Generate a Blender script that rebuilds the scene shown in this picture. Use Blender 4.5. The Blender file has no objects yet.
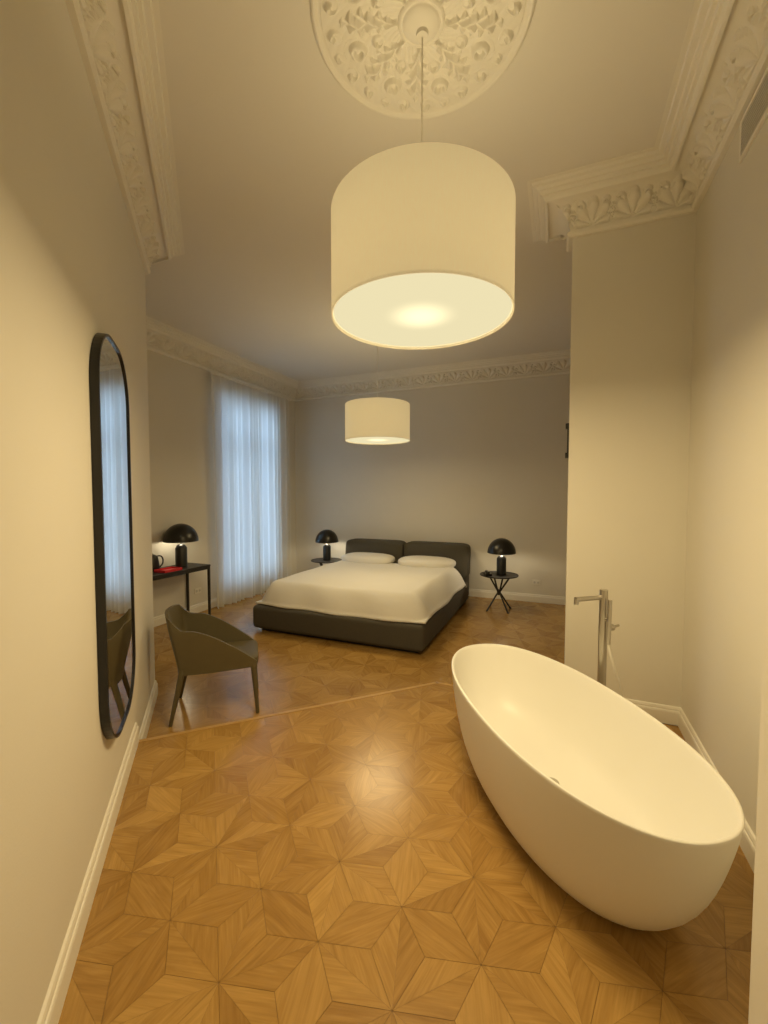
import bpy, bmesh, math, random
from mathutils import Vector, Matrix
random.seed(7)
sc = bpy.context.scene
col = sc.collection
BZ = -0.15      # bedroom floor level
CH = 3.73       # ceiling
# ------------------------------------------------------------------ materials
def newmat(name):
    m = bpy.data.materials.new(name); m.use_nodes = True
    nt = m.node_tree
    return m, nt, nt.nodes["Principled BSDF"]
def pmat(name, c, rough=0.5, metal=0.0, bump=0.0, bscale=60.0, var=0.0, vscale=3.0, spec=0.5, coat=0.0):
    m, nt, b = newmat(name)
    b.inputs["Base Color"].default_value = (*c, 1)
    b.inputs["Roughness"].default_value = rough
    b.inputs["Metallic"].default_value = metal
    b.inputs["Specular IOR Level"].default_value = spec
    b.inputs["Coat Weight"].default_value = coat
    tc = nt.nodes.new("ShaderNodeTexCoord")
    if var > 0:
        n = nt.nodes.new("ShaderNodeTexNoise"); n.inputs["Scale"].default_value = vscale
        n.inputs["Detail"].default_value = 4
        nt.links.new(tc.outputs["Object"], n.inputs["Vector"])
        mx = nt.nodes.new("ShaderNodeMix"); mx.data_type = 'RGBA'
        mx.inputs[6].default_value = (*[x*(1-var) for x in c], 1)
        mx.inputs[7].default_value = (*[min(1, x*(1+var)) for x in c], 1)
        nt.links.new(n.outputs["Fac"], mx.inputs[0])
        nt.links.new(mx.outputs[2], b.inputs["Base Color"])
    if bump > 0:
        n2 = nt.nodes.new("ShaderNodeTexNoise"); n2.inputs["Scale"].default_value = bscale
        n2.inputs["Detail"].default_value = 3
        nt.links.new(tc.outputs["Object"], n2.inputs["Vector"])
        bp = nt.nodes.new("ShaderNodeBump"); bp.inputs["Strength"].default_value = bump
        bp.inputs["Distance"].default_value = 0.01
        nt.links.new(n2.outputs["Fac"], bp.inputs["Height"])
        nt.links.new(bp.outputs["Normal"], b.inputs["Normal"])
    return m
M_wall = pmat("wall_paint", (0.75, 0.72, 0.64), 0.75, bump=0.05, bscale=120, var=0.015)
M_ceil = pmat("ceiling_paint", (0.79, 0.76, 0.69), 0.85, bump=0.03, bscale=80, var=0.01)
M_trim = pmat("plaster_trim", (0.84, 0.81, 0.73), 0.6)
M_tub = pmat("tub_solid_surface", (0.86, 0.85, 0.80), 0.4, var=0.01)
M_black = pmat("black_lacquer", (0.012, 0.012, 0.013), 0.3, var=0.1)
M_blackm = pmat("black_metal", (0.02, 0.018, 0.017), 0.45, var=0.1)
M_chrome = pmat("brushed_steel", (0.55, 0.52, 0.47), 0.28, 1.0, bump=0.02, bscale=300)
M_bed = pmat("grey_upholstery", (0.080, 0.072, 0.055), 0.9, bump=0.35, bscale=400, var=0.12, vscale=60)
M_linen = pmat("white_linen", (0.82, 0.80, 0.75), 0.85, bump=0.15, bscale=14, var=0.02)
M_leather = pmat("olive_leather", (0.118, 0.096, 0.046), 0.55, bump=0.1, bscale=220, var=0.08, vscale=20)
M_red = pmat("red_leather", (0.65, 0.02, 0.03), 0.5, var=0.05)
M_grille = pmat("grille_metal", (0.62, 0.60, 0.55), 0.5)
M_dark = pmat("dark_slot", (0.05, 0.05, 0.05), 0.9)
M_seam = pmat("parquet_seam", (0.20, 0.105, 0.028), 0.6, var=0.1)
m, nt, b = newmat("mirror_glass"); M_mirror = m
b.inputs["Metallic"].default_value = 1; b.inputs["Roughness"].default_value = 0.01
b.inputs["Base Color"].default_value = (0.86, 0.86, 0.84, 1)
m, nt, b = newmat("window_glass"); M_glass = m
out = nt.nodes["Material Output"]; nt.nodes.remove(b)
tr = nt.nodes.new("ShaderNodeBsdfTransparent"); gl = nt.nodes.new("ShaderNodeBsdfGlossy"); gl.inputs["Roughness"].default_value = 0.02
fr = nt.nodes.new("ShaderNodeFresnel"); ms = nt.nodes.new("ShaderNodeMixShader")
nt.links.new(fr.outputs[0], ms.inputs[0]); nt.links.new(tr.outputs[0], ms.inputs[1]); nt.links.new(gl.outputs[0], ms.inputs[2])
nt.links.new(ms.outputs[0], out.inputs[0])
m, nt, b = newmat("sheer_curtain"); M_sheer = m
out = nt.nodes["Material Output"]; nt.nodes.remove(b)
di = nt.nodes.new("ShaderNodeBsdfDiffuse"); di.inputs[0].default_value = (0.86, 0.84, 0.78, 1)
tl = nt.nodes.new("ShaderNodeBsdfTranslucent"); tl.inputs[0].default_value = (0.9, 0.89, 0.84, 1)
tp = nt.nodes.new("ShaderNodeBsdfTransparent")
a = nt.nodes.new("ShaderNodeMixShader"); a.inputs[0].default_value = 0.5
nt.links.new(di.outputs[0], a.inputs[1]); nt.links.new(tl.outputs[0], a.inputs[2])
c2 = nt.nodes.new("ShaderNodeMixShader"); c2.inputs[0].default_value = 0.08
nt.links.new(a.outputs[0], c2.inputs[1]); nt.links.new(tp.outputs[0], c2.inputs[2])
nt.links.new(c2.outputs[0], out.inputs[0])
def shade_mat(name, em):
    m, nt, b = newmat(name)
    out = nt.nodes["Material Output"]; nt.nodes.remove(b)
    tc = nt.nodes.new("ShaderNodeTexCoord")
    nz = nt.nodes.new("ShaderNodeTexNoise"); nz.inputs["Scale"].default_value = 250
    mp = nt.nodes.new("ShaderNodeMapping"); mp.inputs["Scale"].default_value = (1, 1, 0.1)
    nt.links.new(tc.outputs["Object"], mp.inputs[0]); nt.links.new(mp.outputs[0], nz.inputs["Vector"])
    mx = nt.nodes.new("ShaderNodeMix"); mx.data_type = 'RGBA'
    mx.inputs[6].default_value = (0.78, 0.75, 0.65, 1); mx.inputs[7].default_value = (0.86, 0.83, 0.73, 1)
    nt.links.new(nz.outputs["Fac"], mx.inputs[0])
    di = nt.nodes.new("ShaderNodeBsdfDiffuse"); tl = nt.nodes.new("ShaderNodeBsdfTranslucent")
    nt.links.new(mx.outputs[2], di.inputs[0]); nt.links.new(mx.outputs[2], tl.inputs[0])
    a = nt.nodes.new("ShaderNodeMixShader"); a.inputs[0].default_value = 0.25
    nt.links.new(di.outputs[0], a.inputs[1]); nt.links.new(tl.outputs[0], a.inputs[2])
    e = nt.nodes.new("ShaderNodeEmission"); e.inputs[0].default_value = (1, 0.79, 0.43, 1); e.inputs[1].default_value = em
    ad = nt.nodes.new("ShaderNodeAddShader")
    nt.links.new(a.outputs[0], ad.inputs[0]); nt.links.new(e.outputs[0], ad.inputs[1])
    nt.links.new(ad.outputs[0], out.inputs[0])
    return m
M_shade = shade_mat("shade_fabric", 0.20)
m, nt, b = newmat("lamp_diffuser"); M_diff = m
out = nt.nodes["Material Output"]; nt.nodes.remove(b)
tc = nt.nodes.new("ShaderNodeTexCoord"); ln = nt.nodes.new("ShaderNodeVectorMath"); ln.operation = 'LENGTH'
nt.links.new(tc.outputs["Object"], ln.inputs[0])
mr = nt.nodes.new("ShaderNodeMapRange"); mr.interpolation_type = 'SMOOTHERSTEP'
mr.inputs[1].default_value = 0.0; mr.inputs[2].default_value = 0.20; mr.inputs[3].default_value = 1.4; mr.inputs[4].default_value = 0.86
nt.links.new(ln.outputs["Value"], mr.inputs[0])
e = nt.nodes.new("ShaderNodeEmission"); e.inputs[0].default_value = (1, 0.88, 0.53, 1)
nt.links.new(mr.outputs[0], e.inputs[1]); nt.links.new(e.outputs[0], out.inputs[0])
m, nt, b = newmat("bulb_glow"); M_bulb = m
b.inputs["Emission Color"].default_value = (1, 0.8, 0.5, 1); b.inputs["Emission Strength"].default_value = 6
# parquet
m, nt, b = newmat("oak_parquet"); M_oak = m
uv = nt.nodes.new("ShaderNodeUVMap"); uv.uv_map = "grain"
at = nt.nodes.new("ShaderNodeAttribute"); at.attribute_name = "tone"
mp = nt.nodes.new("ShaderNodeMapping"); mp.inputs["Scale"].default_value = (2.2, 16.0, 1)
nt.links.new(uv.outputs[0], mp.inputs[0])
n1 = nt.nodes.new("ShaderNodeTexNoise"); n1.inputs["Scale"].default_value = 1.6; n1.inputs["Detail"].default_value = 5; n1.inputs["Distortion"].default_value = 1.2
nt.links.new(mp.outputs[0], n1.inputs["Vector"])
mp2 = nt.nodes.new("ShaderNodeMapping"); mp2.inputs["Scale"].default_value = (6.0, 140.0, 1)
nt.links.new(uv.outputs[0], mp2.inputs[0])
n2 = nt.nodes.new("ShaderNodeTexNoise"); n2.inputs["Scale"].default_value = 1.0; n2.inputs["Detail"].default_value = 2
nt.links.new(mp2.outputs[0], n2.inputs["Vector"])
cr = nt.nodes.new("ShaderNodeValToRGB")
cr.color_ramp.elements[0].position = 0.15; cr.color_ramp.elements[0].color = (0.36, 0.190, 0.046, 1)
cr.color_ramp.elements[1].position = 0.85; cr.color_ramp.elements[1].color = (0.62, 0.375, 0.112, 1)
ma = nt.nodes.new("ShaderNodeMath"); ma.operation = 'MULTIPLY_ADD'; ma.inputs[1].default_value = 0.85
sx = nt.nodes.new("ShaderNodeSeparateColor"); nt.links.new(at.outputs["Color"], sx.inputs[0])
mt = nt.nodes.new("ShaderNodeMath"); mt.operation = 'MULTIPLY_ADD'; mt.inputs[1].default_value = 0.38; mt.inputs[2].default_value = -0.12
nt.links.new(sx.outputs[0], mt.inputs[0])
nt.links.new(n1.outputs["Fac"], ma.inputs[0]); nt.links.new(mt.outputs[0], ma.inputs[2])
nt.links.new(ma.outputs[0], cr.inputs[0])
mx = nt.nodes.new("ShaderNodeMix"); mx.data_type = 'RGBA'; mx.blend_type = 'MULTIPLY'; mx.inputs[0].default_value = 0.35
nt.links.new(cr.outputs[0], mx.inputs[6]); nt.links.new(n2.outputs["Fac"], mx.inputs[7])
nt.links.new(mx.outputs[2], b.inputs["Base Color"])
b.inputs["Roughness"].default_value = 0.24

# ------------------------------------------------------------------ helpers
def link(ob, parent=None):
    col.objects.link(ob)
    if parent: ob.parent = parent
    return ob
def empty(name, loc=(0,0,0), rz=0.0):
    e = bpy.data.objects.new(name, None); e.location = loc; e.rotation_euler = (0,0,rz)
    e.empty_display_size = 0.1
    col.objects.link(e); return e
def mesh(name, verts, faces, mat, parent=None, smooth=False, loc=(0,0,0), rz=0.0):
    me = bpy.data.meshes.new(name); me.from_pydata([tuple(v) for v in verts], [], faces); me.validate()
    bm = bmesh.new(); bm.from_mesh(me); bmesh.ops.recalc_face_normals(bm, faces=bm.faces); bm.to_mesh(me); bm.free()
    me.materials.append(mat)
    if smooth:
        for p in me.polygons: p.use_smooth = True
    ob = bpy.data.objects.new(name, me); ob.location = loc; ob.rotation_euler = (0,0,rz)
    return link(ob, parent)
def box(name, lo, hi, mat, parent=None, bevel=0.0, segs=2, smooth=False):
    bm = bmesh.new(); bmesh.ops.create_cube(bm, size=1.0)
    c = [(lo[i]+hi[i])/2 for i in range(3)]; s = [hi[i]-lo[i] for i in range(3)]
    for v in bm.verts:
        v.co = Vector((v.co.x*s[0], v.co.y*s[1], v.co.z*s[2]))
    if bevel > 0:
        bmesh.ops.bevel(bm, geom=bm.edges[:], offset=bevel, segments=segs, affect='EDGES', profile=0.5)
    me = bpy.data.meshes.new(name); bm.to_mesh(me); bm.free(); me.materials.append(mat)
    if bevel > 0 and smooth:
        for p in me.polygons: p.use_smooth = True
    ob = bpy.data.objects.new(name, me); ob.location = c
    return link(ob, parent)
def prism(name, poly, z0, z1, mat, parent=None):
    n = len(poly)
    v = [(x,y,z0) for x,y in poly]+[(x,y,z1) for x,y in poly]
    f = [list(range(n))[::-1], list(range(n,2*n))]+[[i,(i+1)%n,n+(i+1)%n,n+i] for i in range(n)]
    return mesh(name, v, f, mat, parent)
def lathe(name, prof, mat, parent=None, seg=48, loc=(0,0,0), smooth=True):
    v=[];f=[]
    for r,z in prof:
        for k in range(seg):
            a=2*math.pi*k/seg; v.append((r*math.cos(a), r*math.sin(a), z))
    for i in range(len(prof)-1):
        for k in range(seg):
            k2=(k+1)%seg
            f.append([i*seg+k,i*seg+k2,(i+1)*seg+k2,(i+1)*seg+k])
    me = bpy.data.meshes.new(name); me.from_pydata(v,[],f)
    bm=bmesh.new(); bm.from_mesh(me); bmesh.ops.remove_doubles(bm, verts=bm.verts, dist=1e-5)
    bmesh.ops.recalc_face_normals(bm, faces=bm.faces); bm.to_mesh(me); bm.free()
    me.materials.append(mat)
    if smooth:
        for p in me.polygons: p.use_smooth=True
        try: me.set_sharp_from_angle(angle=math.radians(40))
        except Exception: pass
    ob=bpy.data.objects.new(name,me); ob.location=loc
    return link(ob,parent)
def tube(name, pts, r, mat, parent=None, r2=None, seg=16, smoothpts=False):
    cu = bpy.data.curves.new(name,'CURVE'); cu.dimensions='3D'; cu.bevel_depth=1.0; cu.bevel_resolution=4
    cu.use_fill_caps=True
    if smoothpts:
        sp=cu.splines.new('NURBS'); sp.points.add(len(pts)-1); sp.use_endpoint_u=True; sp.order_u=3; sp.resolution_u=8
    else:
        sp=cu.splines.new('POLY'); sp.points.add(len(pts)-1)
    for i,p in enumerate(pts):
        sp.points[i].co=(*p,1)
        t=i/(len(pts)-1)
        sp.points[i].radius = r if r2 is None else r*(1-t)+r2*t
    tmp=bpy.data.objects.new(name,cu); col.objects.link(tmp)
    dg=bpy.context.evaluated_depsgraph_get()
    me=bpy.data.meshes.new_from_object(tmp.evaluated_get(dg)); bpy.data.objects.remove(tmp)
    me.name=name
    me.materials.clear(); me.materials.append(mat)
    for p in me.polygons: p.use_smooth=True
    try: me.set_sharp_from_angle(angle=math.radians(50))
    except Exception: pass
    return link(bpy.data.objects.new(name,me),parent)

# ------------------------------------------------------------------ room shell
XL, YB, XR2 = -4.89, 7.15, 1.6
YF = 2.56                     # bedroom front wall
PX, PY, PT = 0.068, 3.41, 0.15  # partition end
QX = 0.81
FC = -0.665                   # foyer diagonal wall: x+y = FC
A = Vector((FC-YF, YF))
QB = FC-QX
T = 0.14
WY0, WY1, WZ0, WZ1 = 5.02, 6.50, 0.10, 3.15
def multi_box(name, boxes, mat):
    v=[];f=[]
    for lo,hi in boxes:
        b0=len(v)
        for z in (lo[2],hi[2]):
            for (x,y) in ((lo[0],lo[1]),(hi[0],lo[1]),(hi[0],hi[1]),(lo[0],hi[1])): v.append((x,y,z))
        f += [[b0,b0+3,b0+2,b0+1],[b0+4,b0+5,b0+6,b0+7],[b0,b0+1,b0+5,b0+4],[b0+1,b0+2,b0+6,b0+5],[b0+2,b0+3,b0+7,b0+6],[b0+3,b0,b0+4,b0+7]]
    return mesh(name, v, f, mat)
TW=0.3
multi_box("wall_left", [((XL-TW,YF-T,BZ),(XL,WY0,CH)), ((XL-TW,WY1,BZ),(XL,YB+T,CH)),
    ((XL-TW,WY0,BZ),(XL,WY1,WZ0)), ((XL-TW,WY0,WZ1),(XL,WY1,CH))], M_wall)
box("wall_back",(XL,YB,BZ),(XR2+T,YB+T,CH),M_wall)
box("wall_bedroom_right",(XR2,PY+PT,BZ),(XR2+T,YB,CH),M_wall)
box("wall_partition",(PX,PY,BZ),(XR2+T,PY+PT,CH),M_wall)
box("wall_right",(QX,-1.7,BZ),(QX+T,PY,CH),M_wall)
box("wall_bedroom_front",(XL,YF-T,BZ),(A.x+0.002,YF,CH),M_wall)
s=0.7071*T
prism("wall_foyer_left",[(QX,QB),(A.x,A.y),(A.x-s-0.05,A.y-s+0.045),(QX,QB-T*1.414)],BZ,CH,M_wall)
box("wall_doorway_jamb",(0.408,0.9,0.0),(QX,1.12,CH-0.32),M_wall)
box("ceiling",(XL-TW,-1.8,CH),(XR2+T,YB+T,CH+0.12),M_ceil)

# floors -----------------------------------------------------------------
def parquet(name, z, planes, bounds, ang=math.radians(45), a=0.33):
    bm=bmesh.new(); uvl=bm.loops.layers.uv.new("grain"); cl=bm.loops.layers.float_color.new("tone")
    x0,x1,y0,y1=bounds; R=max(x1-x0,y1-y0)
    cx,cy=(x0+x1)/2,(y0+y1)/2
    ca,sa=math.cos(ang),math.sin(ang)
    dx=a*1.5; dy=a*math.sqrt(3)
    N=int(R/a/1.2)+2
    def addpoly(pts, gd):
        P=[Vector((cx+p[0]*ca-p[1]*sa, cy+p[0]*sa+p[1]*ca)) for p in pts]
        c=sum(P,Vector((0,0)))/len(P)
        if not(x0-.4<c.x<x1+.4 and y0-.4<c.y<y1+.4): return
        for pl in planes:
            if (c-Vector(pl[0])).dot(Vector(pl[1]))>0.35: return
        g=Vector((gd[0]*ca-gd[1]*sa, gd[0]*sa+gd[1]*ca)).normalized(); h=Vector((-g.y,g.x))
        k=1-0.0007/ (min((p-c).length for p in P)+.001)
        vs=[bm.verts.new((c.x+(p.x-c.x)*k, c.y+(p.y-c.y)*k, z)) for p in P]
        f=bm.faces.new(vs)
        ou,ov=random.uniform(0,50),random.uniform(0,50); tn=random.random()
        for l,p in zip(f.loops,P):
            d=p-c; l[uvl].uv=(d.dot(g)+ou,d.dot(h)+ov); l[cl]=(tn,tn,tn,1)
        return f
    s_=a/math.sqrt(3)
    for i in range(-N,N+1):
        for j in range(-N,N+1):
            ox=i*dx; oy=j*dy+(i%2)*dy/2
            def pt(r,deg): return (ox+r*math.cos(math.radians(deg)),oy+r*math.sin(math.radians(deg)))
            C=(ox,oy)
            for k in range(6):
                d0=60*k
                V=pt(a,d0); L1=pt(s_,d0-30); L2=pt(s_,d0+30); V2=pt(a,d0+60)
                addpoly([C,L1,V],(L1[0]-C[0],L1[1]-C[1]))
                addpoly([C,V,L2],(L2[0]-C[0],L2[1]-C[1]))
                if k<3:
                    M=((V[0]+V2[0])/2,(V[1]+V2[1])/2); O=(2*M[0]-L2[0],2*M[1]-L2[1])
                    addpoly([V,O,V2,L2],(V2[0]-V[0],V2[1]-V[1]))
    for pl in planes:
        bmesh.ops.bisect_plane(bm, geom=bm.verts[:]+bm.edges[:]+bm.faces[:], plane_co=(*pl[0],z), plane_no=(*pl[1],0), clear_outer=True)
    for f in bm.faces:
        if f.normal.z<0: f.normal_flip()
    me=bpy.data.meshes.new(name); bm.to_mesh(me); bm.free(); me.materials.append(M_oak)
    ob=bpy.data.objects.new(name,me); return link(ob)
SE=4.34
E1=((FC-SE)/2,(FC+SE)/2); E2=(PY-SE,PY)
r2=0.70711
parquet("floor_foyer_parquet",0.0,[((0,PY-0.03),(0,1)),((E2[0]+0.022,E2[1]-0.022),(-r2,r2)),((QX+0.01,0),(1,0)),((E1[0]-.01,E1[1]-.01),(-r2,-r2))],(-3,1,-1.6,3.6))
prism("floor_foyer",[(E1[0],E1[1]),(E2[0],E2[1]),(PX,PY),(QX,PY),(QX,QB)],BZ,-0.003,M_seam)
box("floor",(XL-TW,1.0,BZ-0.1),(XR2+T,YB+T,BZ-0.003),M_seam)
parquet("floor_bedroom_parquet",BZ,[((0,YB),(0,1)),((XL,0),(-1,0)),((XR2,0),(1,0)),((0,1.6),(0,-1))],(XL,XR2,1.6,YB))
def nosing(name,p,q,w):
    p=Vector(p);q=Vector(q);d=(q-p).normalized();n=Vector((d.y,-d.x))
    return prism(name,[tuple(p),tuple(q),tuple(q+n*w),tuple(p+n*w)],-0.02,0.002,M_nose)
M_nose=pmat("oak_nosing",(0.50,0.30,0.10),0.35,var=0.2,vscale=12)
nosing("trim_step_1",E1,E2,0.03)
nosing("trim_step_2",(E2[0],E2[1]+0.002),(PX,PY+0.002),0.03)

# baseboards --------------------------------------------------------------
def sweep_loop(name, pts, prof, mat, closed=False, z0=0.0, parent=None, smooth=False):
    n=len(pts); P=[Vector(p) for p in pts]; off=[]
    for i in range(n):
        if closed or 0<i<n-1:
            d0=(P[i]-P[i-1]).normalized(); d1=(P[(i+1)%n]-P[i]).normalized()
        elif i==0: d0=d1=(P[1]-P[0]).normalized()
        else: d0=d1=(P[-1]-P[-2]).normalized()
        n0=Vector((d0.y,-d0.x)); n1=Vector((d1.y,-d1.x))
        m=(n0+n1)/(1+n0.dot(n1)); off.append(m)
    v=[];f=[];k=len(prof)
    for i in range(n):
        for o,z in prof: v.append((P[i].x+off[i].x*o,P[i].y+off[i].y*o,z0+z))
    rng=range(n) if closed else range(n-1)
    for i in rng:
        j=(i+1)%n
        for q in range(k-1): f.append([i*k+q,j*k+q,j*k+q+1,i*k+q+1])
    if not closed:
        f.append(list(range(k))); f.append(list(range((n-1)*k,n*k)))
    return mesh(name,v,f,mat,parent)
BP=[(0.0,0),(0.02,0),(0.02,0.085),(0.017,0.095),(0.012,0.098),(0.012,0.108),(0.008,0.12),(0.0,0.125)]
sweep_loop("baseboard_foyer_left",[(QX,QB),E1],BP,M_trim,z0=0.0)
sweep_loop("baseboard_bedroom_left",[(E1[0]-0.03,E1[1]+0.03),(A.x,A.y),(XL,YF),(XL,YB),(XR2,YB)],BP,M_trim,z0=BZ)
sweep_loop("baseboard_right",[(PX+0.0,PY),(QX,PY),(QX,1.12)],BP,M_trim,z0=0.0)
sweep_loop("baseboard_bedroom_right",[(XR2,YB),(XR2,PY+PT),(PX,PY+PT),(PX,PY+0.02)],BP,M_trim,z0=BZ)

# cornice -----------------------------------------------------------------
def orn(l,s,ln):
    cell=0.28; c=max(1,round(ln/cell)); cell=ln/c
    u=(l/cell)%1.0-0.5
    X=u*cell; Y=(s-0.05)*0.24
    h=0.0
    r=math.hypot(X,Y); an=math.atan2(X,Y+1e-6)
    if Y>0 and r<0.19:
        lob=abs(math.cos(4.5*an)); ex=0.115+0.06*lob*math.cos(an)
        if r<ex:
            h=max(h,(0.1+0.9*lob**0.8)*min(1,(ex-r)/0.02)*(0.45+r/0.13))
    for sx in (-1,1):
        X2=X-sx*cell*0.36; Y2=(s-0.58)*0.24; r2_=math.hypot(X2,Y2); a2=math.atan2(Y2,X2*sx)
        if r2_<0.058:
            sp=math.cos(a2-110*r2_); h=max(h,max(0,sp)**0.7*min(1,(0.058-r2_)/0.010))
    X3=cell/2-abs(X); Y3=(s-0.22)*0.24; r3=math.hypot(X3,Y3)
    if r3<0.04:
        h=max(h,(0.5+0.5*math.cos(5*math.atan2(Y3,X3)))*min(1,(0.04-r3)/0.01))
    e=min(1,max(0,(0.5-abs(s-0.5))/0.05))
    return h*e
def cornice(name, pts):
    prof=[(0,-.285),(0.026,-.285),(0.038,-.272),(0.040,-.256),(0.024,-.250),(0.022,-.245)]
    NC=32
    cove=[]
    for i in range(NC+1):
        t=i/NC*math.pi/2
        cove.append((0.022+0.148*(1-math.cos(t)),-.245+0.165*math.sin(t)))
    end=[(0.172,-.100),(0.188,-.096),(0.196,-.080),(0.198,-.062),(0.214,-.060),(0.218,-.040),(0.236,-.038),(0.242,-.020),(0.268,-.018),(0.274,-.004),(0.300,-.003),(0.300,0.0)]
    n=len(pts); P=[Vector(p) for p in pts]; off=[]
    for i in range(n):
        d0=(P[i]-P[i-1]).normalized(); d1=(P[(i+1)%n]-P[i]).normalized()
        n0=Vector((d0.y,-d0.x)); n1=Vector((d1.y,-d1.x)); off.append((n0+n1)/(1+n0.dot(n1)))
    v=[];f=[]
    full=prof+cove+end; K=len(full)
    for i in range(n):
        j=(i+1)%n; ln=(P[j]-P[i]).length
        d=(P[j]-P[i]).normalized(); nn=Vector((d.y,-d.x))
        st=max(2,int(ln/0.008)) if ln>0.4 else 12
        base=len(v)
        for q in range(st+1):
            t=q/st
            for ki,(o,z) in enumerate(full):
                p=(P[i]+off[i]*o)*(1-t)+(P[j]+off[j]*o)*t
                if len(prof)<=ki<len(prof)+len(cove) and ln>0.4:
                    s=(ki-len(prof))/NC; tt=s*math.pi/2
                    al=(p-P[i]).dot(d)
                    h=orn(al,s,ln)*0.022
                    nrm=(math.cos(tt),-math.sin(tt))
                    p=p+nn*(nrm[0]*h); z=z+nrm[1]*h
                v.append((p.x,p.y,CH+z))
        for q in range(st):
            for k in range(K-1):
                f.append([base+q*K+k,base+(q+1)*K+k,base+(q+1)*K+k+1,base+q*K+k+1])
    return mesh(name,v,f,M_trim)
loop=[(A.x,A.y),(XL,YF),(XL,YB),(XR2,YB),(XR2,PY+PT),(PX,PY+PT),(PX,PY),(QX,PY),(QX,QB)]
cornice("trim_cornice",loop)
# ceiling rosette ---------------------------------------------------------
LX,LY=-0.605,1.915
def rosette(name,cx,cy,R):
    NR,NA=120,480; v=[];f=[]
    def H(r,th):
        x=r/R
        h=0.006
        if x<0.17: return 0.03*math.sqrt(max(0,1-(x/0.17)**2))+0.012
        if x<0.21: return 0.014+0.006*math.sin((x-0.17)/0.04*math.pi)
        if x>0.94: return 0.006+0.012*math.sin((x-0.94)/0.06*math.pi)
        if x>0.91: return 0.004
        n=8
        a=((th*n/(2*math.pi))%1-0.5)*2
        t=(x-0.22)/0.52
        if 0<t<1:
            w=0.62*math.sin(math.pi*min(1,t*0.9+0.1))**0.6*(0.70+0.30*math.cos(t*38))
            if abs(a)<w:
                rib=0.55+0.45*math.cos(abs(a)*13-t*18)
                h=max(h,0.008+0.034*(1-(abs(a)/w)**2)**0.6*rib*(0.5+0.5*t))
        for rr,da,rad in ((0.66,1.0,0.12),(0.82,0.4,0.07),(0.43,1.0,0.06),(0.84,1.0,0.05)):
            ca=(abs(a)-da)*math.pi/n
            dxx=x*math.sin(ca); dyy=x*math.cos(ca)-rr
            q=math.hypot(dxx,dyy)
            if q<rad:
                h=max(h,0.008+0.024*max(0,math.cos(math.atan2(dyy,dxx)-q*55))**0.6*min(1,(rad-q)/0.03))
        h+=0.002*abs(math.sin(23*th+31*x))
        return h
    for i in range(NR+1):
        r=R*i/NR
        for k in range(NA):
            th=2*math.pi*k/NA; v.append((r*math.cos(th),r*math.sin(th),-H(r,th)))
    for i in range(NR):
        for k in range(NA):
            k2=(k+1)%NA; f.append([i*NA+k,i*NA+k2,(i+1)*NA+k2,(i+1)*NA+k])
    b0=len(v)
    for k in range(NA):
        th=2*math.pi*k/NA; v.append((R*math.cos(th),R*math.sin(th),0.0))
    for k in range(NA):
        k2=(k+1)%NA; f.append([NR*NA+k,NR*NA+k2,b0+k2,b0+k])
    return mesh(name,v,f,M_trim,loc=(cx,cy,CH))
rosette("ceiling_rosette",LX,LY-0.015,0.495)

# ------------------------------------------------------------------ pendants
def pendant(x,y,zb,drop_to,pu,pd):
    e=empty("pendant_lamp",(x,y,zb))
    R=0.413;Hh=0.465
    lathe("shade",[(R,0.0),(R+0.003,0.004),(R+0.003,Hh-0.004),(R,Hh),(R-0.004,Hh-0.004),(R-0.004,0.004),(R,0.0)],M_shade,e,seg=96)
    lathe("shade_rim",[(R+0.001,0.0),(R+0.0045,0.0),(R+0.0045,0.010),(R+0.001,0.010)],M_shade,e,seg=96)
    lathe("diffuser",[(0.0005,0.0),(0.2,0.0),(R-0.006,0.0)],M_diff,e,seg=96,loc=(0,0,0.012))
    tube("cord",[(0,0,0.40),(0,0,drop_to-zb)],0.0035,M_trim,e)
    lathe("socket",[(0.0,0.42),(0.02,0.42),(0.02,0.33),(0.0,0.33)],M_trim,e,seg=24)
    for k in range(3):
        a=k*2*math.pi/3+0.4
        tube("spoke_%d"%k,[(0.02*math.cos(a),0.02*math.sin(a),0.41),((R-0.003)*math.cos(a),(R-0.003)*math.sin(a),0.44)],0.003,M_trim,e)
    lathe("canopy",[(0.0,0.012),(0.03,0.012),(0.026,-0.012),(0.0,-0.016)],M_trim,e,seg=32,loc=(0,0,drop_to-zb))
    lathe("bulb",[(0.0,0.33),(0.025,0.31),(0.05,0.26),(0.045,0.22),(0.0,0.19)],M_bulb,e,seg=24)
    l=bpy.data.lights.new("pendant_bulb_light",'POINT'); l.energy=pu; l.color=(1,0.77,0.42); l.shadow_soft_size=0.12
    lo=bpy.data.objects.new("bulb_light",l); lo.location=(0,0,0.26); lo.parent=e; col.objects.link(lo)
    l=bpy.data.lights.new("pendant_down_light",'AREA'); l.shape='DISK'; l.size=0.75; l.energy=pd; l.color=(1,0.76,0.39)
    lo=bpy.data.objects.new("diffuser_light",l); lo.location=(0,0,0.004); lo.parent=e; col.objects.link(lo)
    return e
pendant(LX,LY,2.415,CH-0.045,15,40)
pendant(-2.17,5.02,2.28,CH,14,21)

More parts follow.
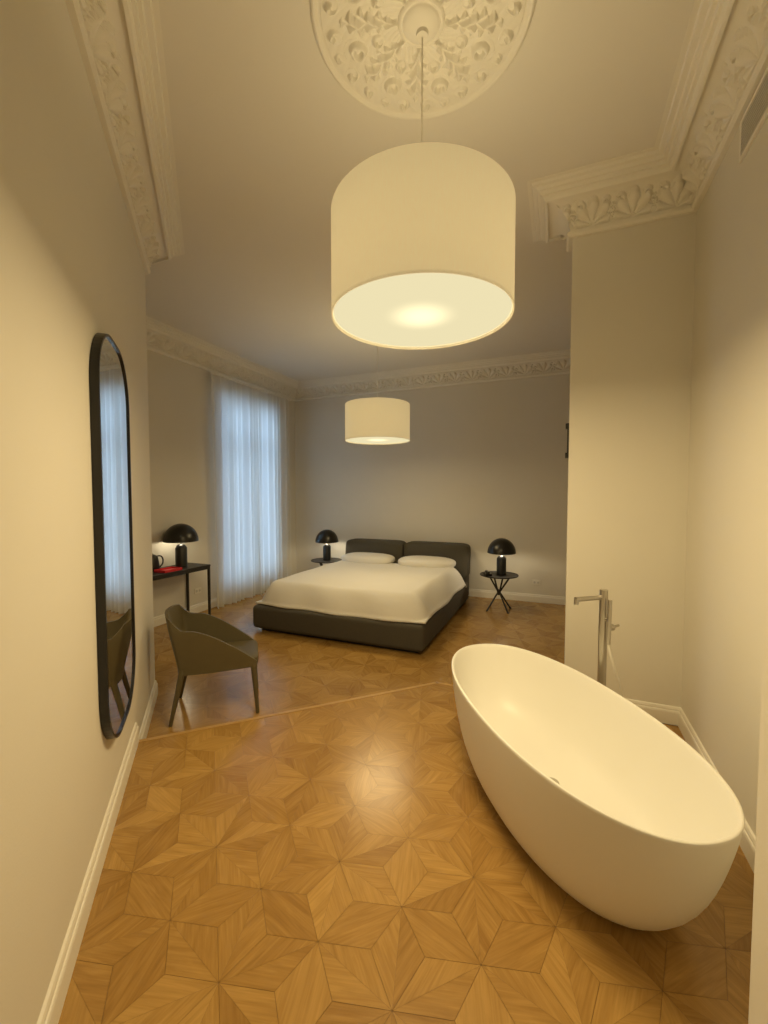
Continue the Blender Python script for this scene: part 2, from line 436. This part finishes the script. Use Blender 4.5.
# ------------------------------------------------------------------ window + curtain
w=empty("window_1",(XL-0.2,(WY0+WY1)/2,0))
def wb(n,y0,y1,z0,z1,x0=-0.03,x1=0.03,mat=M_trim): return box(n,(x0,y0,z0),(x1,y1,z1),mat,w,bevel=0.004)
hw=(WY1-WY0)/2
wb("frame_l",-hw,-hw+.07,WZ0,WZ1); wb("frame_r",hw-.07,hw,WZ0,WZ1); wb("frame_b",-hw+.07,hw-.07,WZ0,WZ0+.09); wb("frame_t",-hw+.07,hw-.07,WZ1-.08,WZ1)
wb("mullion",-.04,.04,WZ0+.09,WZ1-.08); wb("transom_1",-hw+.07,-.04,2.3,2.36); wb("transom_2",.04,hw-.07,2.3,2.36)
wb("glass",-hw+.07,hw-.07,WZ0+.09,WZ1-.08,-.004,.004,M_glass)
def curtain(name,y0,y1,x,z0,z1,wl,amp,seed):
    rnd=random.Random(seed); n=int((y1-y0)/0.006); nz=24; v=[];f=[]
    ph=[rnd.uniform(0,6.28) for _ in range(4)]
    for j in range(nz+1):
        t=j/nz; z=z1+(z0-z1)*t
        for i in range(n+1):
            y=y0+(y1-y0)*i/n
            q=2*math.pi*(y-y0)/wl
            am=amp*(0.65+0.4*t)
            xx=x+am*math.sin(q+1.2*math.sin(q*0.23+ph[0])+0.25*t)+0.4*am*math.sin(q*0.37+ph[1]+t)
            v.append((xx,y+0.014*math.sin(q*0.5+ph[2]+2*t),z))
    for j in range(nz):
        for i in range(n): f.append([j*(n+1)+i,j*(n+1)+i+1,(j+1)*(n+1)+i+1,(j+1)*(n+1)+i])
    return v,f
v1,f1=curtain("c",4.84,5.82,-4.775,BZ+0.01,3.37,0.12,0.048,1)
v2,f2=curtain("c",5.80,6.78,-4.77,BZ+0.01,3.37,0.13,0.048,2)
o=len(v1)
mesh("sheer_curtain",v1+v2,f1+[[a+o for a in q] for q in f2],M_sheer,smooth=True)
box("curtain_rail",(-4.80,4.80,3.37),(-4.74,6.82,3.395),M_trim,bevel=0.004)

# ------------------------------------------------------------------ bed
bed=empty("bed",(-2.445,5.6,BZ))
def rbox(name,lo,hi,mat,bev,sub=4,parent=None):
    return box(name,lo,hi,mat,parent,bevel=bev,segs=sub,smooth=True)
rbox("platform",(-1.14,-1.36,0.04),(1.14,1.15,0.33),M_bed,0.05,5,bed)
box("plinth",(-1.05,-1.27,0.0),(1.05,1.1,0.045),M_blackm,bed)
rbox("mattress",(-0.98,-1.16,0.30),(0.98,1.12,0.53),M_linen,0.06,5,bed)
def cushion(name,lo,hi,mat,parent,p=5.0,n=28,bul=0.0,tilt=0.0):
    c=[(lo[i]+hi[i])/2 for i in range(3)]; h=[(hi[i]-lo[i])/2 for i in range(3)]
    bm=bmesh.new(); bmesh.ops.create_cube(bm,size=2.0)
    bmesh.ops.subdivide_edges(bm,edges=bm.edges[:],cuts=n,use_grid_fill=True)
    for v in bm.verts:
        x,y,z=v.co
        m=(abs(x)**p+abs(y)**p+abs(z)**p)**(1/p)
        s_=max(abs(x),abs(y),abs(z))/m
        x,y,z=x*s_,y*s_,z*s_
        v.co=(c[0]+x*h[0],c[1]+y*h[1]+tilt*(z)*h[2],c[2]+z*h[2])
    me=bpy.data.meshes.new(name); bm.to_mesh(me); bm.free(); me.materials.append(mat)
    for q in me.polygons: q.use_smooth=True
    return link(bpy.data.objects.new(name,me),parent)
box("headboard_base",(-1.1,1.15,0.04),(1.1,1.38,0.55),M_bed,bed,bevel=0.04,segs=4,smooth=True)
cushion("headboard_cushion_1",(-1.12,1.12,0.36),(-0.005,1.40,0.925),M_bed,bed,p=9,tilt=0.12)
cushion("headboard_cushion_2",(0.005,1.12,0.36),(1.12,1.40,0.925),M_bed,bed,p=9,tilt=0.12)
def duvet():
    NX,NY=110,120; v=[];f=[]
    X0,X1,Y0,Y1=-1.13,1.14,-1.31,0.86
    rnd=random.Random(3); ws=[(rnd.uniform(2,9),rnd.uniform(2,9),rnd.uniform(0,6.28)) for _ in range(9)]
    for j in range(NY+1):
        for i in range(NX+1):
            u=i/NX; w_=j/NY
            x=X0+(X1-X0)*u; y=Y0+(Y1-Y0)*w_
            ex=max(0,abs(x)-0.93); ey=max(0,-(y+1.10))
            e=math.hypot(ex,ey)
            z=0.60-0.012*math.cos(x*2)
            if e>0: z-= min(1,(e/0.2))**1.6*0.265
            nn=sum(math.sin(a*x+b_*y+c_) for a,b_,c_ in ws)/9
            z+=0.018*nn
            if w_>0.97: z-=(w_-0.97)/0.03*0.05
            fold=0.012*math.sin(9*x+6*y)*max(0,min(1,e/0.1)) if e>0 else 0
            v.append((x+(fold if ex>0 else 0),y+(fold if ey>0 else 0),z))
    for j in range(NY):
        for i in range(NX): f.append([j*(NX+1)+i,j*(NX+1)+i+1,(j+1)*(NX+1)+i+1,(j+1)*(NX+1)+i])
    ob=mesh("duvet",v,f,M_linen,bed,smooth=True)
    so=ob.modifiers.new("s","SOLIDIFY"); so.thickness=0.02; so.offset=1
duvet()
for k,(xa,xb) in enumerate(((-0.98,-0.05),(0.05,0.98))):
    cushion("pillow_%d"%(k+1),(xa,0.58,0.56),(xb,1.10,0.74),M_linen,bed,p=2.8,n=20)

# ------------------------------------------------------------------ bedside tables, table lamps
def side_table(x,y):
    e=empty("bedside_table",(x,y,BZ)); z=0.54
    lathe("top",[(0,z-0.02),(0.265,z-0.02),(0.28,z-0.014),(0.28,z),(0.272,z),(0.268,z-0.006),(0,z-0.006)],M_blackm,e,seg=64)
    for k in range(4):
        a=math.pi/4+k*math.pi/2
        tube("leg_%d"%(k+1),[(0.22*math.cos(a),0.22*math.sin(a),0.0),(0.015*math.cos(a),0.015*math.sin(a),0.27),(0.17*math.cos(a+0.5),0.17*math.sin(a+0.5),z-0.02)],0.013,M_blackm,e)
    lathe("hub",[(0,0.23),(0.03,0.23),(0.03,0.31),(0,0.31)],M_blackm,e,seg=24)
    return e
side_table(-0.80,6.45); side_table(-3.90,6.66)
def table_lamp(x,y,z,sc_=1.0,pw=7):
    e=empty("table_lamp",(x,y,z)); R=0.195*sc_
    lathe("base",[(0,0),(0.062*sc_,0),(0.066*sc_,0.004),(0.066*sc_,0.23*sc_),(0.045*sc_,0.262*sc_),(0.012,0.28*sc_),(0,0.28*sc_)],M_black,e)
    prof=[]
    for i in range(15):
        t=i/14*math.pi/2; prof.append((R*math.cos(t),0.31*sc_+0.21*sc_*math.sin(t)))
    inn=[(max(0,r_-0.005),z_-0.004) for r_,z_ in prof][::-1]
    lathe("dome_shade",prof+inn+[prof[0]],M_black,e,seg=64)
    tube("stem",[(0,0,0.27*sc_),(0,0,0.51*sc_)],0.006,M_black,e)
    for k in range(3):
        a=k*2*math.pi/3
        tube("strut_%d"%k,[(0,0,0.30*sc_),(R*0.96*math.cos(a),R*0.96*math.sin(a),0.33*sc_)],0.003,M_black,e)
    for k in (0,1):
        lathe("bulb_%d"%k,[(0,0.0),(0.02,0.01),(0.025,0.03),(0.018,0.05),(0,0.06)],M_bulb,e,seg=16,loc=((-0.06,0.06)[k]*sc_,0,0.35*sc_))
    l=bpy.data.lights.new("table_lamp_light",'POINT'); l.energy=pw; l.color=(1,0.84,0.56); l.shadow_soft_size=0.04
    lo=bpy.data.objects.new("lamp_light",l); lo.location=(0,0,0.345*sc_); lo.parent=e; col.objects.link(lo)
    return e
table_lamp(-0.77,6.47,BZ+0.534,1.06,8); table_lamp(-3.90,6.68,BZ+0.534,1.08,8)
ph=empty("telephone",(-0.95,6.33,BZ+0.534),0.4)
box("body",(-0.05,-0.07,0),(0.05,0.07,0.035),M_black,ph,bevel=0.008)
box("handset",(-0.02,-0.085,0.04),(0.02,0.085,0.065),M_black,ph,bevel=0.01)
box("cradle",(-0.015,-0.03,0.03),(0.015,0.03,0.045),M_black,ph,bevel=0.003)

# ------------------------------------------------------------------ desk with things
desk=empty("desk",(-4.655,3.80,BZ))
box("top",(-0.215,-0.63,0.745),(0.215,0.63,0.77),M_blackm,desk,bevel=0.003)
for i,(a,b_) in enumerate(((-.2,-.61),(.2,-.61),(-.2,.61),(.2,.61))):
    box("leg_%d"%(i+1),(a-.014,b_-.014,0),(a+.014,b_+.014,0.745),M_blackm,desk,bevel=0.002)
box("rail_1",(-.19,.60,.71),(.19,.62,.745),M_blackm,desk); box("rail_2",(-.19,-.62,.71),(.19,-.60,.745),M_blackm,desk)
box("rail_3",(.19,-.6,.71),(.21,.6,.745),M_blackm,desk)
table_lamp(-4.65,4.13,BZ+0.77,1.12,4)
tr_=empty("serving_tray",(-4.555,3.84,BZ+0.77))
box("base",(-0.09,-0.13,0),(0.10,0.13,0.014),M_red,tr_,bevel=0.004)
for i,(l_,h_) in enumerate((((-.09,-.13,.01),(-.08,.13,.032)),((.09,-.13,.01),(.10,.13,.032)),((-.08,-.13,.01),(.09,-.12,.032)),((-.08,.12,.01),(.09,.13,.032)))):
    box("rim_%d"%i,l_,h_,M_red,tr_)
kt=empty("electric_kettle",(-4.75,3.78,BZ+0.77))
lathe("body",[(0,0),(0.075,0),(0.078,0.02),(0.072,0.10),(0.060,0.17),(0.052,0.19),(0.02,0.205),(0,0.205)],M_black,kt)
tube("handle",[(0.02,0.045,0.18),(0.03,0.09,0.19),(0.035,0.125,0.14),(0.03,0.12,0.06),(0.02,0.07,0.03)],0.009,M_black,kt,smoothpts=True)
tube("spout",[(-0.02,-0.04,0.15),(-0.03,-0.085,0.19)],0.018,M_black,kt,r2=0.009)
lathe("knob",[(0,0.2),(0.012,0.2),(0.014,0.218),(0,0.222)],M_chrome,kt,seg=20)

# ------------------------------------------------------------------ chair
def chair():
    e=empty("armchair",(-2.57,2.62,BZ),math.radians(40))
    L=M_leather
    N=60; NZ=10; v=[]; f=[]
    def rim(u):
        a=abs(u); sg=-1 if u<0 else 1
        if a<0.34:
            t=a/0.34; y=sg*0.235*math.sin(t*math.pi/2); x=-0.285+0.05*(1-math.cos(t*math.pi/2)) 
        else:
            t=(a-0.34)/0.66; y=sg*(0.235+0.01*math.sin(t*math.pi)); x=-0.235+0.545*t
        return x,y
    def top(u):
        a=abs(u)
        if a<0.30: return 0.83-0.02*(a/0.30)**2
        if a<0.42: 
            t=(a-0.30)/0.12; t=t*t*(3-2*t); return 0.81-0.09*t
        t=(a-0.42)/0.58
        return 0.72-0.05*t-0.245*max(0,t-0.15)**1.35/0.85**1.35
    for sd in (0,1):
        for j in range(NZ+1):
            for i in range(N+1):
                u=-1+2*i/N; x,y=rim(u); zt=top(u); z0=0.375+0.02*max(0,abs(u)-0.6)
                z=z0+(zt-z0)*j/NZ
                hh=(z-0.4)/0.4; a=abs(u)
                k=1+0.16*max(0,hh)
                y2=y*k*(1-(0.16*max(0,(z-0.72)/0.12) if a<0.42 else 0))
                x2=x-(0.085*max(0,hh)*(1-a)**0.7)
                if sd:
                    if a<0.34: x2+=0.024*math.cos(a/0.34*math.pi/2); y2-=math.copysign(0.024*math.sin(a/0.34*math.pi/2),y) if y!=0 else 0
                    else: y2-=math.copysign(0.024,y)
                v.append((x2,y2,z))
    S=(N+1)*(NZ+1)
    for sd in (0,1):
        for j in range(NZ):
            for i in range(N):
                b0=sd*S+j*(N+1)+i; f.append([b0,b0+1,b0+N+2,b0+N+1])
    for i in range(N):
        f.append([i,i+1,S+i+1,S+i]); t0=NZ*(N+1)+i; f.append([t0,t0+1,S+t0+1,S+t0])
    for j in range(NZ):
        for i in (0,N):
            b0=j*(N+1)+i; f.append([b0,b0+N+1,S+b0+N+1,S+b0])
    ob=mesh("shell",v,f,L,e,smooth=True)
    ob.data.set_sharp_from_angle(angle=math.radians(50))
    cushion("seat",(-0.25,-0.225,0.37),(0.32,0.225,0.455),L,e,p=8,n=14)
    for k,(x0,y0,x1,y1) in enumerate(((-0.23,-0.215,-0.32,-0.235),(0.28,-0.215,0.31,-0.225),(-0.23,0.215,-0.32,0.235),(0.28,0.215,0.31,0.225))):
        tube("leg_%d"%(k+1),[(x0,y0,0.42),(x1,y1,0.004)],0.024,L,e,r2=0.013)
chair()

# ------------------------------------------------------------------ mirror
def rrect(w_,h_,r_,n=16):
    pts=[]
    for cx_,cz_,a0 in ((w_/2-r_,h_/2-r_,0),(-w_/2+r_,h_/2-r_,90),(-w_/2+r_,-h_/2+r_,180),(w_/2-r_,-h_/2+r_,270)):
        for i in range(n+1):
            a=math.radians(a0+90*i/n); pts.append((cx_+r_*math.cos(a),cz_+r_*math.sin(a)))
    return pts
my=(FC+3.58)/2
mi=empty("wall_mirror",(FC-my,my,1.38),math.radians(-45))
o=rrect(0.74,1.97,0.28); i_=rrect(0.715,1.945,0.2675); n=len(o)
v=[(x,0.002,z) for x,z in o]+[(x,0.038,z) for x,z in o]+[(x,0.038,z) for x,z in i_]+[(x,0.028,z) for x,z in i_]
f=[]
for k in range(n):
    k2=(k+1)%n
    for q in range(3): f.append([q*n+k,q*n+k2,(q+1)*n+k2,(q+1)*n+k])
f.append(list(range(n)))
mesh("frame",v,f,M_black,mi)
mesh("glass",[(x,0.030,z) for x,z in i_],[list(range(n))],M_mirror,mi)

# ------------------------------------------------------------------ bathtub
tub=empty("bathtub",(-0.01,2.225,0.0),math.atan2(0.83,-0.56))
def tubmesh():
    HL,HW,SEG=0.86,0.405,96
    prof=[(0.0,0.0,0.0),(0.0,0.62,0.62),(0.006,0.665,0.665),(0.03,0.72,0.72),(0.09,0.80,0.80),(0.18,0.87,0.875),(0.28,0.92,0.925),(0.38,0.955,0.96),(0.48,0.983,0.985),(0.545,0.998,0.998),(0.55,0.996,0.993),
          (0.55,0.982,0.964),(0.543,0.976,0.954),(0.45,0.945,0.915),(0.33,0.89,0.86),(0.23,0.82,0.78),(0.17,0.74,0.69),(0.14,0.63,0.57),(0.128,0.47,0.42),(0.122,0.2,0.2),(0.12,0.0,0.0)]
    v=[];f=[]
    for z,a,b_ in prof:
        for k in range(SEG):
            t=2*math.pi*k/SEG; c,s_=math.cos(t),math.sin(t); p=2.2
            x=math.copysign(abs(c)**(2/p),c)*HL*a; y=math.copysign(abs(s_)**(2/p),s_)*HW*b_
            v.append((x,y,z))
    for i in range(len(prof)-1):
        for k in range(SEG):
            k2=(k+1)%SEG; f.append([i*SEG+k,i*SEG+k2,(i+1)*SEG+k2,(i+1)*SEG+k])
    me=bpy.data.meshes.new("basin"); me.from_pydata(v,[],f)
    bm=bmesh.new(); bm.from_mesh(me); bmesh.ops.remove_doubles(bm,verts=bm.verts,dist=1e-5); bmesh.ops.recalc_face_normals(bm,faces=bm.faces); bm.to_mesh(me); bm.free()
    me.materials.append(M_tub)
    for q in me.polygons: q.use_smooth=True
    ob=link(bpy.data.objects.new("basin",me),tub)
    sb=ob.modifiers.new("s","SUBSURF"); sb.levels=1; sb.render_levels=1
tubmesh()
lathe("drain",[(0,0.134),(0.026,0.134),(0.035,0.130),(0.035,0.116)],M_chrome,tub,seg=32,loc=(0.02,-0.02,0))
# ------------------------------------------------------------------ tub filler
fa=empty("floor_mounted_faucet",(0.26,2.78,0.0),math.atan2(-0.6,-0.8))
lathe("foot",[(0,0),(0.045,0),(0.045,0.012),(0.02,0.016),(0,0.016)],M_chrome,fa,seg=32)
tube("column",[(0,0,0.01),(0,0,1.03)],0.024,M_chrome,fa)
tube("spout",[(-0.02,0,0.985),(0.195,0,0.985)],0.014,M_chrome,fa)
tube("spout_tip",[(0.19,0,0.99),(0.19,0,0.955)],0.013,M_chrome,fa)
tube("mixer",[(0.015,0,0.80),(-0.07,0.0,0.80)],0.02,M_chrome,fa)
tube("lever",[(-0.06,0,0.80),(-0.13,-0.02,0.80)],0.008,M_chrome,fa)
tube("hand_shower",[(0.0,0.045,0.72),(0.0,0.05,0.98)],0.012,M_chrome,fa)
tube("holder",[(0,0.0,0.86),(0,0.05,0.86)],0.012,M_chrome,fa)
tube("hose",[(0,0.045,0.72),(-0.02,0.06,0.60),(-0.09,0.07,0.42),(-0.10,0.05,0.30),(-0.04,0.02,0.22),(-0.01,0,0.30)],0.008,M_trim,fa,smoothpts=True)

# ------------------------------------------------------------------ vent grille, sockets, small things
g=empty("air_vent_grille",(QX,2.36,3.33))
box("frame_a",(-0.012,-0.30,-0.10),(-0.001,0.30,-0.08),M_trim,g); box("frame_b",(-0.012,-0.30,0.08),(-0.001,0.30,0.10),M_trim,g)
box("frame_c",(-0.012,-0.30,-0.08),(-0.001,-0.28,0.08),M_trim,g); box("frame_d",(-0.012,0.28,-0.08),(-0.001,0.30,0.08),M_trim,g)
box("recess",(-0.003,-0.28,-0.08),(-0.001,0.28,0.08),M_dark,g)
for k in range(9):
    z=-0.07+k*0.0175; box("slat_%d"%k,(-0.011,-0.28,z-0.004),(-0.003,0.28,z+0.004),M_grille,g)
def socket(x,y,z,ax,name="wall_socket"):
    e=empty(name,(x,y,z),0 if ax=='y' else math.pi/2)
    box("plate",(-0.06,-0.010,-0.04),(0.06,-0.001,0.04),M_trim,e,bevel=0.003)
    for k in (-0.028,0.028):
        lathe("outlet",[(0,0),(0.018,0),(0.018,0.002),(0,0.002)],M_grille,e,seg=24,loc=(k,-0.0115,0)).rotation_euler=(math.pi/2,0,0)
socket(-0.30,YB,BZ+0.32,'y'); socket(XL,4.62,BZ+0.32,'x')
wf_e=empty("black_wall_fitting",(PX,PY+0.09,2.0))  # unidentified black fitting on the partition end, plain boxes without a lamp
box("plate",(-0.012,-0.03,-0.13),(-0.001,0.03,0.13),M_black,wf_e)
box("arm_top",(-0.024,-0.02,0.09),(-0.012,0.02,0.13),M_black,wf_e); box("arm_bottom",(-0.024,-0.02,-0.13),(-0.012,0.02,-0.09),M_black,wf_e)

# ------------------------------------------------------------------ world, camera
wd=bpy.data.worlds.new("dusk"); sc.world=wd; wd.use_nodes=True
bg=wd.node_tree.nodes["Background"]; bg.inputs[0].default_value=(0.42,0.66,1.0,1); bg.inputs[1].default_value=4.6
cam=bpy.data.cameras.new("camera"); co=bpy.data.objects.new("camera",cam); col.objects.link(co)
cam.sensor_fit='VERTICAL'; cam.sensor_height=36; cam.lens=36*420/1024; cam.clip_start=0.02
co.location=(0,0,1.6)
co.rotation_euler=(math.radians(90-2.5),0,math.radians(22.5))
sc.camera=co
sc.view_settings.view_transform='Standard'
sc.view_settings.look='None'
